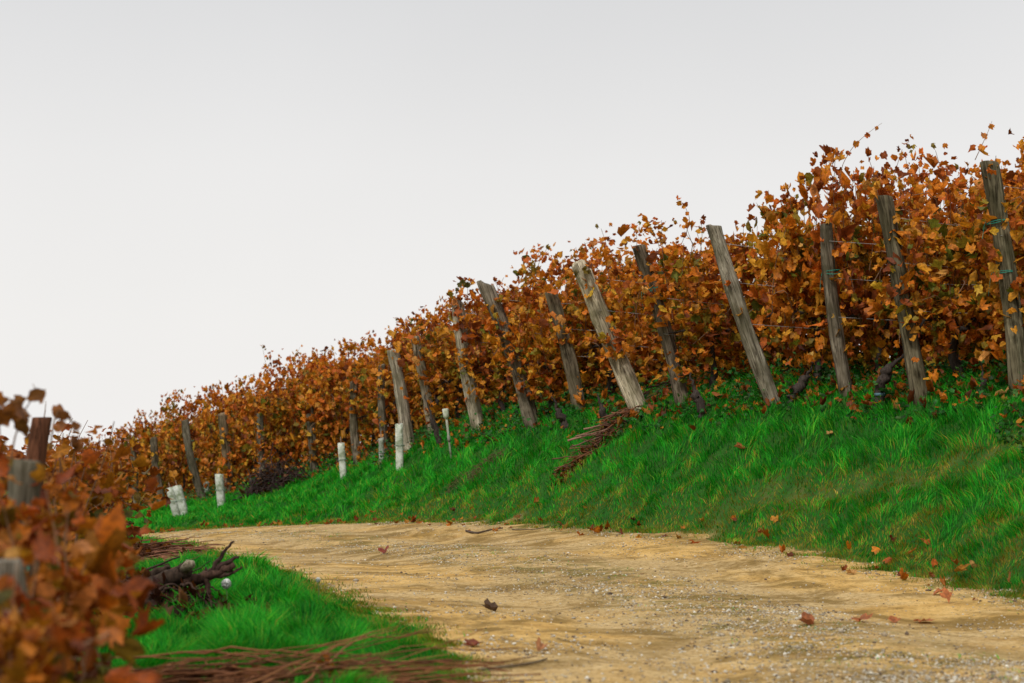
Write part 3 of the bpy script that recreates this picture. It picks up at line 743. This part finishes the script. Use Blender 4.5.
# dark brush heap
heap('brush_heap', 272, 492, [(260, .62, .4, 0, .62, (.25, .7), (.006, .014), (1.0, 1.6), (-.4, .9), (.045, .026, .022))],
     'dark tangled heap of brushwood at the foot of the far rows', 'brush heap', 23, (.75, .5, .5, 330, .35, 0, (.04, .08)))
heap('dead_grass_clump', 487, 466, [(150, .30, .12, .1, .10, (.08, .22), (.002, .004), (.4, 1.4), (-.2, .9), (.14, .085, .04))],
     'small brown clump of dead stems in the green bank', 'dead clump', 24)
heap('dead_grass_clump', 458, 484, [(60, .22, .10, .1, .06, (.08, .2), (.002, .004), (.4, 1.4), (-.2, .7), (.15, .095, .04))],
     'low flattened brown clump left below the larger dead clump', 'dead clump', 29)
# leafy cane litter at the bend
heap('cane_litter', 112, 566, [(380, 1.0, .9, -.1, .2, (.2, .8), (.006, .013), (.1, .5), (-.05, .15), (.26, .11, .06))],
     'wide low heap of reddish canes and leaf litter beside the bend of the track', 'cane heap', 25, (1.0, .95, .2, 700, .85, 0, (.04, .08)))
# long canes along the bottom edge
heap('cane_pile', 252, 694, [(105, .72, .34, 0, .13, (.6, 1.35), (.003, .008), (-.06, .42), (-.05, .16), (.17, .062, .022)), (50, .7, .35, 0, .2, (.3, .8), (.003, .006), (.3, .7), (-.1, .35), (.34, .14, .05)), (40, .5, .2, 0, .05, (.5, 1.1), (.005, .009), (0, .2), (-.02, .04), (.12, .05, .025))],
     'long thin red brown canes heaped across the grass at the bottom edge', 'cane heap', 26, (.8, .4, .12, 60, .9, 0, (.04, .06)))
heap('pruning_pile', 148, 600, [(130, .42, .3, 0, .16, (.12, .5), (.004, .012), (.1, .9), (-.3, .5), (.06, .032, .022)), (40, .4, .3, 0, .14, (.1, .4), (.003, .008), (.1, .9), (-.3, .6), (.16, .075, .035))],
     'low dark tangle of prunings behind the blurred left vines, left of the stump', 'pruning pile', 33, (.45, .35, .14, 200, .5, 0, (.04, .07)))
# uprooted stump with roots
HB = hit(178, 602); HB0 = HB.copy()
e = link('vine_stump', None, None, HB); tag(e, 'uprooted dark vine stump with pale cut end and clawing roots in the left grass', 'stump')
rs = np.random.default_rng(31); g = Geo()
sc = HB[1] / FPX * 1.02
def P2(dx, dy, dz=0): return (dx * sc, dz, -dy * sc + .05)
def lg(pts, r0, r1, tint=DK, n=10):
    pts = np.array(pts, dtype=float); s = np.linspace(0, len(pts) - 1, len(pts) * 4)
    q = np.stack([np.interp(s, np.arange(len(pts)), pts[:, c]) for c in range(3)], 1); q[1:-1] = (q[:-2] + q[1:-1] + q[2:]) / 3
    tube(g, q + rs.normal(0, .004, q.shape), np.linspace(r0, r1, len(q)), n, tint, .22, rs=rs)
lg([P2(-78, 10), P2(-45, 2), P2(-20, -8), P2(2, -18), P2(10, -24, -.03)], .075, .045)
lg([P2(-66, 14, -.1), P2(-30, 12, -.12), P2(0, 6, -.1), P2(20, 8, -.1)], .06, .03)
lg([P2(0, -12), P2(22, -14), P2(40, -20), P2(54, -26)], .035, .02, (.075, .04, .028))
lg([P2(22, -12), P2(34, -22), P2(42, -38), P2(54, -50)], .022, .006, (.05, .028, .022))
lg([P2(30, -16), P2(44, -28), P2(58, -34)], .022, .008, (.05, .028, .022))
lg([P2(26, -14), P2(30, -2), P2(28, 8)], .022, .008, (.055, .03, .022))
lg([P2(32, -16), P2(50, -18), P2(62, -24)], .018, .006, (.06, .035, .025))
lg([P2(-40, 0, .1), P2(-28, -18, .1), P2(-12, -24, .1)], .04, .015)
for _ in range(40):
    a = rs.uniform(-80, 10); lg([P2(a, rs.uniform(-8, 14), rs.uniform(-.2, .15)), P2(a + rs.uniform(8, 25), rs.uniform(-14, 12), rs.uniform(-.2, .15)), P2(a + rs.uniform(25, 45), rs.uniform(-4, 16), rs.uniform(-.2, .1))], .012, .004, (.06, .035, .025), 5)
link('wood', g.mesh('wood', M['bark']), e)
g = Geo(); tube(g, [P2(8, -23, -.05), P2(14, -28, -.10), P2(17, -30, -.125)], [.03, .033, .02], 12, (1.5, 1.4, 1.25), .18, rs=rs); link('cut_end', g.mesh('cut_end', M['post']), e)
Vv, F, T = scatter_leaves(HB, .8, .4, .14, 260, rs, .45); link('dead_leaves', leaf_mesh('dead_leaves', Vv - (.25, 0, 0), F, T), e)

# bare black vine trunks standing clear at the foot of the near rows
def bare_trunk(pxs, d, r, lab, seed, band=False):
    rs = np.random.default_rng(seed); b = hit(pxs[0][0], pxs[0][1]) if d is None else at(*pxs[0], d)
    d = b[1]; b[2] -= .03
    pts = np.array([b] + [at(x, y, d + .02 * q) for q, (x, y) in enumerate(pxs[1:])])
    s = np.linspace(0, len(pts) - 1, len(pts) * 4); q = np.stack([np.interp(s, np.arange(len(pts)), pts[:, c]) for c in range(3)], 1)
    q[1:-1] = (q[:-2] + q[1:-1] + q[2:]) / 3
    e = link('bare_vine', None, None, b); tag(e, lab, 'vine trunk', 'bare old vine trunks at the foot of the rows')
    g = Geo(); tube(g, q - b + rs.normal(0, .011, q.shape), np.interp(np.linspace(0, 1, len(q)), [0, .2, .45, .6, 1], [r * 1.1, r * .8, r * .95, r * .35, r * .12]), 10, BARK, .28, rs=rs)
    link('trunk', g.mesh('trunk', M['bark']), e)
    if band:
        g = Geo(); i = max(2, len(q) // 5); tube(g, [q[i] - b, q[i] - b + (0, 0, .03)], r * 1.02, 10, (.08, .17, .2)); link('band', g.mesh('band', M['twine']), e)
bare_trunk([(879, 412), (880, 398), (882, 380), (888, 368), (898, 360), (908, 352), (915, 348)], None, .062, 'bare black vine trunk with dull blue band, hooking right beside the mossy post', 1, True)
bare_trunk([(706, 416), (700, 405), (696, 395), (693, 384), (690, 372)], None, .06, 'dark leaning vine trunk left of the sawn topped post', 2)
bare_trunk([(790, 402), (795, 390), (806, 380), (811, 371), (814, 362)], None, .065, 'gnarled dark vine stub sending a pale cane up beside the sawn post', 3)
bare_trunk([(567, 428), (561, 418), (556, 405), (552, 396)], None, .06, 'dark crooked vine trunk between thick leaning post and brown post', 4)
bare_trunk([(612, 424), (604, 414), (600, 402), (598, 392)], None, .055, 'black vine trunk close left of the split pale post', 5)
bare_trunk([(440, 444), (436, 430), (430, 412), (424, 395)], None, .05, 'dark leaning vine trunk left of the white capped stake', 6)
bare_trunk([(984, 396), (983, 378), (982, 358)], None, .028, 'thin upright vine stem left of the tallest post', 7)

# ------------------------------------------------------------------ fallen leaves one can count
def fallen(px, py, size, col, lab, seed, flat=.25):
    size *= .95
    rs = np.random.default_rng(seed + 900); p = hit(px, py)
    nrm = np.array([[rs.normal(0, .4), -flat, 1.0]])
    P = np.array([[0, 0, size * .25]])
    Vv, F, T = leaves_arrays(P, [size], nrm, np.array([col]), rs, .45)
    Vv[:, 2] -= Vv[:, 2].min() - .004
    o = link('fallen_leaf', leaf_mesh('fallen_leaf', Vv, F, T), None, p + (0, 0, .006)); tag(o, lab, 'fallen leaf', 'fallen vine leaves one can count')
OR = (.52, .17, .05); BR = (.27, .095, .035); PL = (.62, .33, .10)
for q, (x, y, s, c, lab) in enumerate([
    (812, 627, .10, (.4, .13, .045), 'curled brown leaf farthest left of the row of leaves on the right of the track'),
    (867, 623, .14, OR, 'upturned orange leaf second from the left on the right of the track'),
    (893, 624, .09, OR, 'small flat leaf between two larger ones on the right of the track'),
    (921, 624, .13, OR, 'flat orange leaf at the right end of the line on the track'),
    (940, 596, .11, OR, 'left leaf of the touching pair at the grassy right edge of the track'),
    (951, 604, .12, OR, 'right leaf of the touching pair at the grassy right edge of the track'),
    (971, 572, .09, PL, 'pale orange leaf alone in the low grass above the leaf pair'),
    (478, 648, .10, (.24, .06, .03), 'dark red leaf on the inner edge of the track near the cane pile'),
    (538, 653, .055, (.5, .22, .09), 'small pale tan leaf right of the dark red leaf on the track'),
    (385, 554, .13, (.3, .06, .03), 'red leaf on the far part of the track at the bend'),
    (495, 613, .10, (.10, .06, .035), 'small dark brown leaf near the middle of the track'),
    (744, 451, .13, OR, 'bright orange leaf on the bank below the sawn topped post'),
    (957, 405, .15, OR, 'big orange leaf in the grass between mossy and tallest posts'),
    (1006, 398, .19, PL, 'large pale yellow leaf in the grass under the tallest post'),
    (900, 412, .12, OR, 'orange leaf in the grass left of the foot of the mossy post'),
    (833, 437, .08, PL, 'small pale leaf on the bank below the upright cracked post'),
    (720, 399, .15, OR, 'orange leaf in the grass left of the foot of the sawn topped post'),
    (454, 460, .15, PL, 'pale orange leaf in the grass left of the dead clump'),
    (854, 576, .08, PL, 'tiny tan leaf at the grass edge left of the leaf pair'),
]):
    fallen(x, y, s, c, lab, q)

# seed head and daisy
def puff(px, py, r, hgt, lab, seed, name='dandelion_clock'):
    rs = np.random.default_rng(seed); p = hit(px, py + hgt * FPX / 12)
    e = link(name, None, None, p); tag(e, lab, 'wildflower')
    g = Geo(); tube(g, [(0, 0, -.02), (.006, 0, hgt * .5), (0, 0, hgt)], .003, 5, (.08, .14, .04)); link('stem', g.mesh('stem', M['cane']), e)
    g = Geo(); n = 260
    for _ in range(n):
        d = rs.normal(0, 1, 3); d /= np.linalg.norm(d); a = np.cross(d, (.3, .5, .8)); a /= np.linalg.norm(a); b2 = np.cross(d, a)
        c = np.array([0, 0, hgt]); q = c + d * r * rs.uniform(.9, 1.05)
        g.add([c + d * r * .15, q + a * r * .16, q - a * r * .16, q + b2 * r * .16], [[0, 1, 2], [1, 2, 3]], (.97, .97, .95))
    link('seed_head', g.mesh('seed_head', M['fluff'], False), e)
puff(226, 588, .031, .17, 'round white dandelion seed head in the grass right of the stump', 1)
puff(318, 584, .016, .17, 'tiny white flower in the grass near the track edge', 2, 'daisy')

def twig(pxs, r, lab, tint, seed):
    pts = np.array([hit(x, y) for x, y in pxs]); s = np.linspace(0, len(pts) - 1, len(pts) * 4)
    q = np.stack([np.interp(s, np.arange(len(pts)), pts[:, c]) for c in range(3)], 1); q[:, 2] = zm(q[:, 0], q[:, 1]) + r + .008
    g = Geo(); tube(g, q - q[0], np.linspace(r, r * .5, len(q)), 6, tint, .2)
    o = link('fallen_twig', g.mesh('fallen_twig', M['cane']), None, q[0]); tag(o, lab, 'twig')
twig([(466, 533), (478, 535), (490, 532), (503, 530)], .015, 'dark twig lying on the far side of the track at the foot of the bank', (.09, .06, .04), 1)
twig([(512, 531), (535, 531), (556, 527)], .01, 'long pale stalk lying at the foot of the bank', (.2, .15, .08), 2)
twig([(478, 674), (505, 671), (530, 668), (547, 663)], .009, 'bare grey brown twig on the near part of the track beside the cane pile', (.16, .12, .07), 3)

# ------------------------------------------------------------------ grass
def in_row_strip(x, y): return None
PATHLINE = np.array([at(690, 530, 16.5)[:2], hit(720, 512)[:2], hit(790, 500)[:2], hit(860, 490)[:2], hit(960, 462)[:2], hit(1010, 448)[:2]])
_dp = np.exp(-(dpl(fx, fy, resample(PATHLINE, 60)) / .2) ** 2) * .5 * np.clip(.4 + vnoise(fx, fy, .35, 33), 0, 1)
ga.data.foreach_set('value', np.maximum(so, np.where(_dp > .05, _dp * .35, 0)).astype(np.float32))
def gen_points(n, x0, x1, y0, y1, seed):
    r = np.random.default_rng(seed)
    # more blades near, fewer far
    u = r.uniform(0, 1, n); y = y0 * (y1 / y0) ** u
    x = r.uniform(np.maximum(x0, -.36 * y - .3), np.minimum(x1, .36 * y + .3))
    return x, y
def vis(x, y, margin=160):
    px = 512 + x / y * FPX
    return (px > -margin) & (px < 1024 + margin)
def grass(name, n, box, seed, lab, mode):
    r = np.random.default_rng(seed)
    x, y = gen_points(n, *box, seed)
    ok = vis(x, y); x, y = x[ok], y[ok]
    sdv, la = road_sd(x, y)
    # distance from post line: shorter, weedy under the vines
    noise1 = vnoise(x, y, 1.1, 21); noise2 = vnoise(x, y, .35, 22); noise3 = vnoise(x, y, 2.7, 23)
    e = sdv + .17 * vnoise(x, y, .8, 5) + .05 * vnoise(x, y, .22, 7) + .04 * vnoise(x, y, .3, 6)
    left = (dpl(x, y, NE) < dpl(x, y, FE))
    if mode == 'road':
        c = np.exp(-((la - .5) / .10) ** 2) * .55 + np.exp(-((la - 1) / .07) ** 2) + np.exp(-((la) / .05) ** 2)
        keep = (e < .02) & (r.uniform(0, 1, len(x)) < c * np.clip(noise1 * 1.3 + noise2 * .8 - .35, 0, 1))
    else:
        edgef = np.clip(e / .35, 0, 1) ** .6
        keep = (e > -.22) & (r.uniform(0, 1, len(x)) < np.where(e > 0, .35 + .65 * edgef, .3 * np.exp(e / .07)))
        dp = dpl(x, y, resample(PATHLINE, 60))
        bare = np.exp(-(dp / .13) ** 2) * .55
        keep &= r.uniform(0, 1, len(x)) > bare
        keep &= r.uniform(0, 1, len(x)) < np.clip(1.15 + .4 * noise2, .75, 1)
        for hx, hy, ha, hb in HEAPS + [(HB0[0] - .2, HB0[1] - .25, .75, .5)]:
            keep &= (((x - hx) / ha) ** 2 + ((y - hy) / hb) ** 2 > .9) | (r.uniform(0, 1, len(x)) < .22)
    x, y, e, left, noise1, noise2, noise3 = (a[keep] for a in (x, y, e, left, noise1, noise2, noise3))
    n = len(x); z = zm(x, y)
    dryw = np.where(left, .35, .95)
    dry = np.clip(1.15 - e / dryw + .6 * noise1, 0, 1) if mode != 'road' else np.full(n, .6)
    if mode != 'road':
        dp = dpl(x, y, resample(PATHLINE, 60)); dry = np.maximum(dry, np.exp(-(dp / .3) ** 2))
        # weedy mixed strip below the vines
        dry = np.maximum(dry, np.clip(noise3 * .9 - .6, 0, .25))
    H = (.105 + .045 * noise1 + .045 * noise2) * r.uniform(.6, 1.25, n) * (1 - .72 * dry)
    H = np.where(left, H * .85, H)
    if mode == 'road': H = H * .32
    H = np.clip(H, .045 if mode != 'road' else .01, .4)
    dist = np.hypot(x, y); W = np.clip(.0025 * (dist / 11) ** .9, .0018, .011) * r.uniform(.7, 1.4, n)
    # tufts lean together
    la_ = 2.2 + 1.4 * vnoise(x, y, .7, 30) * 2 + r.normal(0, .5, n); lm = H * np.clip(.55 + .3 * noise2 + r.normal(0, .25, n), .1, 1.3)
    lx, ly = np.cos(la_) * lm, np.sin(la_) * lm
    wa = r.uniform(0, math.pi, n); wx, wy = np.cos(wa) * W, np.sin(wa) * W
    B = np.stack([x, y, z - .01], 1); wv = np.stack([wx, wy, np.zeros(n)], 1)
    mid = B + np.stack([lx * .32, ly * .32, H * .62], 1); tip = B + np.stack([lx, ly, H], 1)
    V = np.stack([B - wv, B + wv, mid + wv * .8, mid - wv * .8, tip], 1).reshape(-1, 3)
    o = (np.arange(n) * 5)[:, None]
    loops = np.concatenate([o + 0, o + 1, o + 2, o + 3, o + 3, o + 2, o + 4], 1).ravel()
    st = (np.arange(n)[:, None] * 7 + np.array([0, 4])).ravel(); tot = np.tile([4, 3], n)
    G1 = np.array([(.008, .20, .008), (.014, .27, .012), (.004, .13, .008), (.045, .30, .02), (.10, .28, .02)])
    G2 = np.array([(.14, .18, .016), (.19, .19, .024), (.09, .17, .012), (.14, .11, .02), (.26, .22, .045)])
    c1 = G1[r.choice(5, n, p=[.36, .26, .22, .11, .05])]; c2 = G2[r.choice(5, n, p=[.33, .17, .27, .15, .08])]
    pick = (r.uniform(0, 1, n) < dry ** 1.4 * .8 + .015)[:, None]
    patch = (1 + .28 * noise1)[:, None] * np.array([1, 1, 1])
    col = np.where(pick, c2, c1 * patch) * r.uniform(.82, 1.2, (n, 1))
    T = np.repeat(np.clip(col * (1.4, 1.1, .8) * (1 + .3 * noise2 + .12 * noise3)[:, None], 0, 1), 5, 0)
    me = mesh_np(name, V, loops, st, tot, M['grass'], T)
    tag(link(name, me), lab, 'grass', None, 'stuff')
grass('grass', 1500000, (-14, 8, 6.0, 58), 41, 'lush green grass on the bank and verges, dry along the track', 'bank')
grass('track_weeds', 300000, (-9, 6, 5.5, 34), 42, 'thin dry weeds in the middle and edges of the sandy track', 'road')

# leaf litter under the rows
r = np.random.default_rng(60)
n = 3600; y = 15.6 * (56 / 15.6) ** r.uniform(0, 1, n); i_ = np.interp
pb = np.array([b[:2] for b, _, _ in bases]); o_ = np.argsort(pb[:, 1])
x = np.interp(y, pb[o_, 1], pb[o_, 0]) + np.abs(r.normal(0, 1.2, n)) - .3 + .15 * r.normal(0, 1, n)
k_ = vis(x, y, 60); x, y = x[k_], y[k_]; n = len(x)
q_ = FE[r.integers(30, 190, 170)]; ex_, ey_ = q_[:, 0] + r.normal(.0, .22, 170), q_[:, 1] + r.normal(0, .2, 170)
ez_ = zm(ex_, ey_) + .02 + np.where(road_sd(ex_, ey_)[0] > 0, .03, 0)
P = np.concatenate([np.stack([x, y, zm(x, y) + r.uniform(.03, .14, n)], 1), np.stack([ex_, ey_, ez_], 1)]); n = len(P)
cols = PAL[r.choice([0, 1, 2, 3, 6], n)] * r.uniform(.4, 1.1, (n, 1))
Vv, F, T = leaves_arrays(P, r.uniform(.04, .08, n), r.normal(0, .5, (n, 3)) + (0, -.4, 1), cols, r, 1.1)
tag(link('leaf_litter', leaf_mesh('leaf_litter', Vv, F, T)), 'scattered fallen vine leaves in the grass under the rows', 'leaf litter', None, 'stuff')

# broad leaved weeds under the rows
n = 26000; y = 12 * (50 / 12) ** r.uniform(0, 1, n)
x = np.interp(y, pb[o_, 1], pb[o_, 0]) + r.uniform(-.5, 2.2, n)
cl = vnoise(x, y, .5, 71) + .5 * vnoise(x, y, 1.4, 72); k_ = vis(x, y, 60) & (cl > -.1); x, y, cl = x[k_], y[k_], cl[k_]; n = len(x)
P = np.stack([x, y, zm(x, y) + r.uniform(.03, .30, n) * np.clip(cl + .5, .3, 1.2)], 1)
GW = np.array([(.02, .16, .02), (.03, .22, .03), (.01, .09, .012), (.07, .19, .03)])
Vv, F, T = leaves_arrays(P, r.uniform(.025, .06, n), r.normal(0, .5, (n, 3)) + (0, -.3, 1), GW[r.choice(4, n)] * r.uniform(.6, 1.2, (n, 1)), r, .6)
tag(link('weeds', leaf_mesh('weeds', Vv, F, T)), 'low green broad leaved weeds under the vines', 'weeds', None, 'stuff')

# gravel on the track
r = np.random.default_rng(61)
n = 260000; y = 6.2 * (34 / 6.2) ** r.uniform(0, 1, n); x = r.uniform(np.maximum(-8, -.33 * y), np.minimum(5, .33 * y))
ok = vis(x, y, 40); x, y = x[ok], y[ok]
sdv, la = road_sd(x, y); e = sdv + .17 * vnoise(x, y, .8, 5) + .05 * vnoise(x, y, .22, 7) + .04 * vnoise(x, y, .3, 6)
dens = .06 + .42 * np.exp(-((la - .45) / .16) ** 2) + .35 * np.exp(-((la - .95) / .06) ** 2) - .12 * np.exp(-((la - .27) / .07) ** 2) - .12 * np.exp(-((la - .72) / .07) ** 2) + .25 * vnoise(x, y, .9, 81) + .25 * vnoise(x, y, 2.2, 82)
ok = (e < .05) & (r.uniform(0, 1, len(x)) < np.clip(dens, .04, 1)); x, y = x[ok], y[ok]; n = len(x)
S = np.clip(r.lognormal(math.log(.0054), .42, n), .0025, .026)
z = zm(x, y) + .006 + S * .25
ico = np.array([(0, 0, 1), (.9, 0, .3), (.28, .85, .3), (-.72, .52, .3), (-.72, -.52, .3), (.28, -.85, .3), (.5, .4, -.6), (-.5, .3, -.6), (0, -.6, -.6)])
fi = np.array([[0, 1, 2], [0, 2, 3], [0, 3, 4], [0, 4, 5], [0, 5, 1], [1, 6, 2], [2, 6, 7], [2, 7, 3], [3, 7, 4], [4, 7, 8], [4, 8, 5], [5, 8, 6], [5, 6, 1]])
a = r.uniform(0, 6.28, n); co, si = np.cos(a)[:, None], np.sin(a)[:, None]
I = ico[None] * (1 + r.normal(0, .18, (n, 9, 3))) * np.stack([r.uniform(.8, 1.5, n), r.uniform(.7, 1.1, n), r.uniform(.4, .85, n)], 1)[:, None]
I = np.stack([I[..., 0] * co - I[..., 1] * si, I[..., 0] * si + I[..., 1] * co, I[..., 2]], -1) * S[:, None, None]
V = (I + np.stack([x, y, z], 1)[:, None]).reshape(-1, 3)
F = (fi[None] + (np.arange(n) * 9)[:, None, None]).reshape(-1, 3)
SC = np.array([(.60, .55, .44), (.45, .38, .28), (.30, .24, .16), (.72, .68, .58), (.5, .34, .16), (.14, .10, .07)])
T = np.repeat(SC[r.choice(6, n, p=[.22, .26, .20, .06, .18, .08])] * r.uniform(.7, 1.2, (n, 1)), 9, 0)
tag(link('gravel', mesh_np('gravel', V, F.ravel(), np.arange(len(F)) * 3, np.full(len(F), 3), M['stone'], T, False)), 'loose pale gravel strewn over the sandy track', 'gravel', None, 'stuff')

# ------------------------------------------------------------------ camera, light, world
cd = bpy.data.cameras.new('camera'); cam = bpy.data.objects.new('camera', cd); C.objects.link(cam)
cam.location = CAM.tolist(); cam.rotation_euler = (R(90) + PITCH, 0, 0)
cd.sensor_width = 36; cd.lens = 36 * FPX / 1024; cd.clip_start = .1; cd.clip_end = 5000
cd.dof.use_dof = True; cd.dof.focus_distance = 17.0; cd.dof.aperture_fstop = cd.lens / 1000 / .022
bpy.context.scene.camera = cam

sun_el, sun_az = 48, 205      # azimuth clockwise from +Y, so behind the camera and to its left
sd_ = bpy.data.lights.new('sun', 'SUN'); sun = bpy.data.objects.new('sun', sd_); C.objects.link(sun)
sd_.energy = 2.0; sd_.angle = R(10); sd_.color = (1, .96, .9)
to = Vector((math.sin(R(sun_az)) * math.cos(R(sun_el)), math.cos(R(sun_az)) * math.cos(R(sun_el)), math.sin(R(sun_el))))
sun.rotation_euler = to.to_track_quat('Z', 'Y').to_euler(); sun.location = to * 60

w = bpy.data.worlds.new('World'); bpy.context.scene.world = w; w.use_nodes = True
nt = w.node_tree; nt.nodes.clear(); out = nt.nodes.new('ShaderNodeOutputWorld')
sky = N(nt, 'ShaderNodeTexSky', sky_type='NISHITA', sun_disc=False)
sky.sun_elevation = R(sun_el); sky.sun_rotation = R(sun_az); sky.air_density = 1; sky.dust_density = 6
b1 = N(nt, 'ShaderNodeBackground', Strength=.06); nt.links.new(sky.outputs[0], b1.inputs[0])
tc = nt.nodes.new('ShaderNodeTexCoord'); sp = nt.nodes.new('ShaderNodeSeparateXYZ'); nt.links.new(tc.outputs['Generated'], sp.inputs[0])
cloud = noise_n(nt, tc.outputs['Generated'], 2.2, 4, .5)
grad = ramp(nt, sp.outputs['Z'], [(0, (.98, .96, .94)), (.08, (.96, .945, .925)), (.17, (.90, .89, .88)), (.27, (.77, .77, .775)), (.6, (.85, .86, .88)), (1, (1.0, 1.02, 1.05))])
gc = mix(nt, 1.0, grad, ramp(nt, cloud, [(.3, .96), (.7, 1.03)]), 'MULTIPLY')
b2 = N(nt, 'ShaderNodeBackground', Strength=1.0); nt.links.new(gc, b2.inputs[0])
ms = N(nt, 'ShaderNodeMixShader', Fac=.93); nt.links.new(b1.outputs[0], ms.inputs[1]); nt.links.new(b2.outputs[0], ms.inputs[2])
nt.links.new(ms.outputs[0], out.inputs[0])

s = bpy.context.scene
s.view_settings.view_transform = 'Standard'; s.view_settings.look = 'None'; s.view_settings.exposure = 0; s.view_settings.gamma = 1
s.view_settings.use_curve_mapping = False
s.cycles.max_bounces = 6; s.cycles.diffuse_bounces = 3; s.cycles.transmission_bounces = 3; s.cycles.transparent_max_bounces = 4
s.cycles.use_denoising = True
